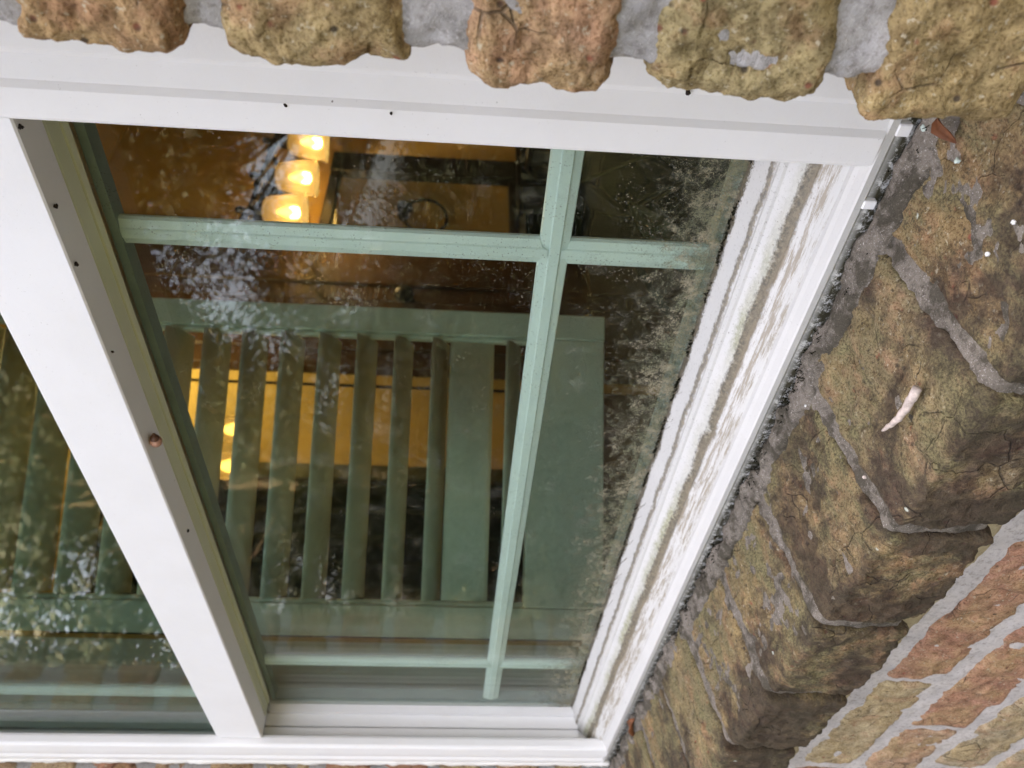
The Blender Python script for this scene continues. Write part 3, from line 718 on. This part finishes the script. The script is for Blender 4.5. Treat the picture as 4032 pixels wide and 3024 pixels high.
F = [(j * 25 + i, j * 25 + i + 1, (j + 1) * 25 + i + 1, (j + 1) * 25 + i) for j in range(20) for i in range(24)]
mesh('towel_cloth', V, F, BLU, tw, smooth=True)
q = MB(); q.tube([(XL + .045, 1.77, -.17), (XL + .045, 2.23, -.17)], .008, 8); q.make('towel_rail', BLK, tw)

# big-leaved house plant inside low behind the near corner
pl = root('potted_plant', 'dark green broad-leaved plant standing indoors low behind the near end of the window', 'potted plant', (-.45, .95, ZF))
POT = m_plain('tan_pot', (.33, .22, .10), .6, .4, 0, .2, 20)
q = MB(); q.lathe([(0, 0), (.11, 0), (.14, .25), (.15, .26), (.15, .28), (.13, .28), (.12, .24), (0, .24)], (-.45, .95, ZF + .3), 28); q.make('pot', POT, pl, True)
q = MB(); q.bbox(-.6, -.3, .8, 1.1, ZF + .01, ZF + .299, .004); q.make('plant_stand', DKW, pl)
LV = MB()
for i in range(46):
    a = random.uniform(0, 2 * PI); r = random.uniform(.05, .42); h = random.uniform(-.55, -.22)
    bx, by, bz = -.45, .95, ZF + .55
    tip = Vector((bx + r * math.cos(a), by + r * math.sin(a) * .9, h)); basep = Vector((bx + r * .2 * math.cos(a), by + r * .2 * math.sin(a), bz))
    LV.tube([basep, basep.lerp(tip, .5) + Vector((0, 0, .05)), tip], .003, 5)
    d = Vector((math.cos(a), math.sin(a), -.5)).normalized(); s = d.cross(Vector((0, 0, 1))).normalized(); n0 = len(LV.V); Ls = random.uniform(.14, .24); w = Ls * .36
    pts = []
    for u, ww in ((0, .1), (.15, .6), (.4, 1), (.65, .85), (.85, .4), (1, .02)):
        c_ = tip + d * Ls * u + Vector((0, 0, -.08 * u * u)); pts += [c_ - s * w * ww * .5 + Vector((0, 0, .012)), c_, c_ + s * w * ww * .5 + Vector((0, 0, .012))]
    LV.add(pts, [(3 * k + e, 3 * k + e + 1, 3 * k + e + 4, 3 * k + e + 3) for k in range(5) for e in (0, 1)])
LV.make('leaves', GRN, pl, True)

# ================================================================== SMALL THINGS
TW = m_plain('pale_bark', (.50, .42, .37), .9, .2, 0, .35, 260, .0012)
tw_ = MB(); A = Vector((-.1525, -.001, -.2188)); B = Vector((-.1935, .0065, -.2205)); pts = []; rad = []
for i in range(22):
    u = i / 21; p = A.lerp(B, u) + Vector((.0, -.0045 * math.sin(PI * u), .0012 * math.sin(PI * u))); pts.append(p + Vector((random.uniform(-.0002, .0002),) * 3))
    rad.append(.0021 * (1 - u) ** .55 + .0004 if u > .06 else .0023)
tg = tw_.tube(pts, rad, 12).make('twig', TW, None, True); tag(tg, 'pale curved tapering twig lying on the near sill brick', 'twig')

sn = root('snail_shell', 'tiny brown and pink snail shell stuck under the meeting rail', 'snail shell', (-.343, .096, .2065))
SN1 = m_plain('shell_pink', (.42, .22, .15), .35, .5, 0, .25, 300); SN2 = m_plain('shell_brown', (.10, .04, .02), .35, .5, 0, .25, 300)
q = MB(); c0 = Vector((-.343, .0985, .2040))
prf = [(0, -.0045), (.0020, -.0040), (.0036, -.0024), (.0042, -.0002), (.0040, .0016), (.0030, .0030)]
q.lathe(prf, c0, 20, 'x'); q.make('shell', SN1, sn, True)
q = MB(); q.lathe([(.0031, .0029), (.0032, .0038), (.0024, .0050), (.0012, .0058), (0, .0061)], c0, 20, 'x'); q.tube([c0 + Vector((.004, .001, 0)), c0 + Vector((.0062, .0015, .0008))], [.0022, .0010], 8); q.make('shell', SN2, sn, True)

DB = m_plain('black_debris', (.03, .022, .018), .9, .2, 0, .3, 300)
def crumb(p, r, lab, mat=DB, name='debris_crumb', grp='debris crumbs on the window frame', cat='crumb'):
    P, F = lattice(np.array([1., 1, 1]), .5); P = P / np.linalg.norm(P, axis=1, keepdims=True)
    P = P * (1 + .45 * fnoise(P + np.array(p) * 50, 1.7, 2, 3))[:, None] * r + np.array(p)
    o = mesh(name, P, F, mat, None, smooth=False); tag(o, lab, cat, grp); return o
import itertools
C0 = Vector((.132, -.265, 0))
Rm = [Vector(R_[0]), Vector(R_[1]), Vector(R_[2])]
def ray(px, py): return Rm[0] * ((px - 2016) / 3330) + Rm[1] * ((py - 1512) / 3330) + Rm[2]
def onY(px, py, y):
    d = ray(px, py); return C0 + d * ((y - C0.y) / d.y)
def onZ(px, py, z):
    d = ray(px, py); return C0 + d * ((z - C0.z) / d.z)
for px, py, y, r, lab in ((1125, 413, .0785, .0009, 'black crumb on the near jamb, left of the two in the photo'), (1540, 446, .078, .0007, 'small brown crumb on the near jamb, between the black one and the sill'),
                          (2708, 365, .079, .0011, 'black dot in a pale stain high on the near jamb close to the brick'), (640, 498, .083, .0006, 'tiny dark crumb on the inner edge of the near jamb')):
    crumb(onY(px, py, y), r, lab)
for px, py, r, lab in ((82, 500, .0013, 'dark crumb with a thread at the jamb end of the rail underside'), (219, 812, .0012, 'square dark crumb on the rail underside, second from the jamb'), (300, 1040, .0011, 'brown husk on the rail underside, third from the jamb'),
                       (443, 1385, .0008, 'dark crumb on the rail underside just above the snail shell'), (740, 2090, .0012, 'dark crumb on the rail underside beyond the snail shell')):
    crumb(onZ(px, py, .2074), r, lab)
LIC = m_plain('pale_lichen', (.50, .58, .52), .95, .1, 0, .2, 400, .001); WSP = m_plain('white_chip', (.80, .79, .76), .8, .2, 0, .1, 300)
def onS(px, py, dz=.0):
    d = ray(px, py); tt = (-.208 + .2 * (C0.y - .08) + dz - C0.z) / (d.z - .2 * d.y); return C0 + d * tt
for px, py, r, m, lab in ((3640, 505, .0022, LIC, 'blue-green lichen chip at the top of the sill joint'), (3770, 632, .0018, LIC, 'rounded blue-green lichen chip on the nearest sill brick'), (3912, 418, .0014, WSP, 'white round chip tucked beside the lowest jamb brick'),
                          (3990, 875, .0013, WSP, 'white chip near the photo edge on the nearest sill brick'), (3888, 1000, .0014, WSP, 'white chip on the nearest sill brick beside the wide mortar joint'), (3172, 1598, .0010, WSP, 'white chip beside the frame on the ochre sill brick'), (3404, 1880, .0014, TW, 'tan crumb in the mortar joint below the twig')):
    p = onS(px, py, .0006); crumb(p, r * .7, lab, m, 'loose_chip', 'loose chips on the brick sill', 'chip')
DL = m_plain('dead_leaf', (.16, .055, .02), .6, .3, 0, .4, 120)
def leaf(p, d, L, w, lab, nm='dead_leaf'):
    q = MB(); d = Vector(d).normalized(); s = d.cross(Vector((0, 0, 1))).normalized(); P = []
    for u, ww in ((0, .08), (.2, .6), (.45, 1), (.7, .8), (.9, .35), (1, .03)):
        c = Vector(p) + d * L * u
        for e in (-1, -.5, 0, .5, 1): P.append(c + s * w * ww * e * .5 + Vector((0, 0, .5 * w * ww * e * e + .002 * math.sin(u * 5))))
    q.add(P, [(5 * k + e, 5 * k + e + 1, 5 * k + e + 6, 5 * k + e + 5) for k in range(5) for e in range(4)])
    o = q.make(nm, DL, None, True); md = o.modifiers.new('thick', 'SOLIDIFY'); md.thickness = .0003; tag(o, lab, 'dead leaf', 'dead leaf bits on the brick sill'); return o
leaf(onS(3700, 455, .003), (-.25, -1, -.1), .016, .0065, 'curled brown dead leaf beside the lowest jamb brick')
leaf(onS(2500, 2830, .003), (-1, -.2, -.1), .035, .012, 'curled brown dead leaf at the far end of the sill')
# cobweb strands at the foot of the glass
WEB = m_plain('cobweb_thread', (.16, .13, .10), .9, .1, 0, .2, 200)
q = MB()
for i in range(22):
    x = -.30 - .42 * random.random() ** .8; L = random.uniform(.010, .04); a = random.uniform(-1, 1); p = Vector((x, .1345 - random.uniform(0, .012), -.1575)); p.z = Zk(-.41, p.y) + .0006; pts = []
    for k in range(9):
        u = k / 8; pts.append(p + Vector((a * L * u + random.uniform(-.0008, .0008), -.007 * math.sin(PI * u) + random.uniform(-.0006, .0006) + (.002 if u > .5 else 0), .010 * math.sin(PI * u) * random.uniform(.4, 1.) + L * .25 * u)))
    q.tube(pts, random.uniform(.00009, .00018), 4)
o = q.make('cobweb', WEB, None); tag(o, 'brown dirty cobweb strands along the bottom edge of the lower pane', 'cobweb', kind='stuff')
# small moss tufts along the flange edge and the sill mortar
q = MB()
for i in range(2600):
    x = -.03 - .87 * random.random() ** 1.2; y = .0835 - random.uniform(0, .012); z = -.2065 + .2 * (y - .08) + random.uniform(-.001, .0012)
    if i % 2: y = .1366 + random.uniform(-.0012, .0009); z = -.1572 + (y - .138) * .3; x = -.07 - .82 * random.random() ** 1.2
    if vnoise(np.array([[x * 45, y * 90, 3.]]), 5)[0] < .05: continue
    d = Vector((random.uniform(-1, 1), random.uniform(-1, .4), random.uniform(.1, 1))).normalized() * random.uniform(.0008, .0026)
    q.tube([(x, y, z), (x + d.x, y + d.y, z + d.z)], [.00042, .00016], 4, False)
MOSS = m_plain('dark_moss', (.012, .012, .006), .95, .1, 0, .6, 90)
o = q.make('moss', MOSS, None); tag(o, 'dark moss crumbs along the foot of the glass and between frame and sill bricks', 'moss', kind='stuff')

# ================================================================== GARDEN (what the panes reflect)
GZ = -1.45
t = NT('lawn'); p = t.pos(); n = t.noise(p, .8, 6, .7); n2 = t.noise(p, 20, 4, .7)
GR = t.done(t.bsdf(t.mix(t.ramp(n2, (.3, 0.), (.7, 1.)), t.mix(t.ramp(n, (.4, 0.), (.6, 1.)), (.018, .027, .010), (.035, .045, .016)), (.05, .042, .024)), .95, .1))
g = mesh('lawn', [(-260, -260, GZ), (260, -260, GZ), (260, 260, GZ), (-260, 260, GZ)], [(0, 1, 2, 3)], GR); g['kind'] = 'structure'
t = NT('gravel'); p = t.pos(); GV = t.done(t.bsdf(t.mix(t.noise(p, 30, 4, .7), (.13, .12, .10), (.20, .185, .16)), .95, .1))
g = mesh('gravel_path', [(-30, -1.9, GZ + .004), (30, -1.9, GZ + .004), (30, -.3, GZ + .004), (-30, -.3, GZ + .004)], [(0, 1, 2, 3)], GV); g['kind'] = 'structure'
t = NT('foliage'); p = t.pos(); n = t.noise(p, 1.5, 4, .7); n2 = t.noise(p, 30, 2)
c = t.mix(t.ramp(n, (.35, 0.), (.65, 1.)), (.008, .013, .007), (.020, .027, .012)); c = t.mix(t.ramp(n2, (.4, 0.), (.7, 1.)), c, t.mix(1., c, (1.3, 1.25, 1.1), 'MULTIPLY'))
d1 = t.bsdf(c, .6, .3); tl = t.n('ShaderNodeBsdfTranslucent'); t.l(c, tl.inputs[0]); mx = t.n('ShaderNodeMixShader'); mx.inputs[0].default_value = .18; t.l(d1, mx.inputs[1]); t.l(tl.outputs[0], mx.inputs[2]); FOL = t.done(mx.outputs[0])
BARK = m_plain('bark', (.10, .075, .05), .95, .1, 0, .4, 8, .01)
def tree(x, y, H, cr, ncl, nleaf, lab, seed, zlow=.25):
    r = np.random.default_rng(seed); rt = root('garden_tree', lab, 'tree', (x, y, GZ), 'trees across the garden')
    q = MB(); pts = [(x, y, GZ)]; px_, py_ = x, y
    for i in range(1, 7):
        px_ += r.normal() * .10; py_ += r.normal() * .10; pts.append((px_, py_, GZ + H * .85 * i / 6))
    q.tube(pts, [.24 * H / 9 * (1 - .8 * i / 6) for i in range(7)], 10)
    cl = []
    for i in range(ncl):
        th = r.uniform(0, 2 * PI); hh = r.uniform(zlow, 1.); rr = cr * math.sqrt(max(.05, 1 - ((hh - .55) / .55) ** 2)) * r.uniform(.3, 1.)
        c_ = np.array([x + rr * math.cos(th), y + rr * math.sin(th), GZ + H * hh]); cl.append(c_)
        if i % 2 == 0:
            k = max(1, min(5, int(hh * 5.2))); a = Vector(pts[k]); b = Vector(c_); m = a.lerp(b, .5) + Vector((0, 0, -.1 * (b - a).length)); q.tube([a, m, b], [.055 * H / 9, .03 * H / 9, .012], 6)
    q.make('trunk', BARK, rt, True)
    cl = np.array(cl); k = r.integers(0, ncl, nleaf)
    P = cl[k] + r.normal(size=(nleaf, 3)) * np.array([.42, .42, .28]) * cr * .30
    P[:, 2] = np.maximum(P[:, 2], GZ + .3)
    s = r.uniform(.05, .10, (nleaf, 1)) * (.6 if H < 4.1 and x > -13 else 1.); u = r.normal(size=(nleaf, 3)); u /= np.linalg.norm(u, axis=1, keepdims=True); w = r.normal(size=(nleaf, 3)); w -= u * (w * u).sum(1, keepdims=True); w /= np.linalg.norm(w, axis=1, keepdims=True)
    Vv = np.stack([P - u * s, P + w * s * .5, P + u * s, P - w * s * .5], 1).reshape(-1, 3); Fv = np.arange(nleaf * 4).reshape(-1, 4)
    mesh('crown', Vv, Fv, FOL, rt)
SPOT = [(-9.5, -6.5, 8.5, 2.6, 56, 26000, 'dense nearest tree standing left of the window across the lawn', .48), (-13.5, -3.5, 9.5, 3.4, 54, 26000, 'tall leafy tree close to the house line at far left', .46),
        (-6.5, -10.5, 9.0, 2.8, 50, 22000, 'loose-crowned tree opposite the window, third from the left', .52), (-14.5, -10, 11, 3.8, 58, 26000, 'tallest broad tree behind the others', .44), (-2.0, -13.5, 10, 3.2, 46, 22000, 'tree straight across the garden from the window', .42),
        (3.5, -11, 9, 3.0, 40, 18000, 'tree to the right of the garden', .2), (-19, -5, 11, 3.8, 52, 22000, 'distant wide tree at far left', .42), (-20, -14, 12, 4.2, 52, 22000, 'distant dark tree beyond the tallest one', .42), (-11, -17, 12, 4.2, 52, 22000, 'distant round tree straight out past the loose-crowned one', .42),
        (-17, -20, 6.4, 4, 30, 16000, 'low distant tree in the far left gap', .02), (-27, -19, 6.4, 5, 30, 16000, 'farthest low tree at the left of the garden', .02), (-9, -25, 6, 5, 30, 16000, 'farthest low tree nearly straight across', .02), (-30, -8, 6.5, 5, 30, 16000, 'farthest low tree beside the house line', .02)]
for i, (x, y, H, cr, n, nl, lab, zl) in enumerate(SPOT): tree(x, y, H, cr, n, nl, lab, 100 + i, zl)
for i, (x, y) in enumerate(((-7.5, -4.6), (-10.5, -3.4), (-9.8, -8.6), (-6.2, -8.0), (-3.5, -9.6), (-12.6, -6.6))):
    tree(x, y, (3.3, 3.7, 3.5, 3.2, 3.2, 3.8)[i], 1.7, 38, 24000, 'round evergreen shrub ' + ('nearest the window', 'closest to the house line', 'beneath the nearest tree', 'in front of the loose-crowned tree', 'straight out from the window', 'between the two left trees')[i], 300 + i, .05)
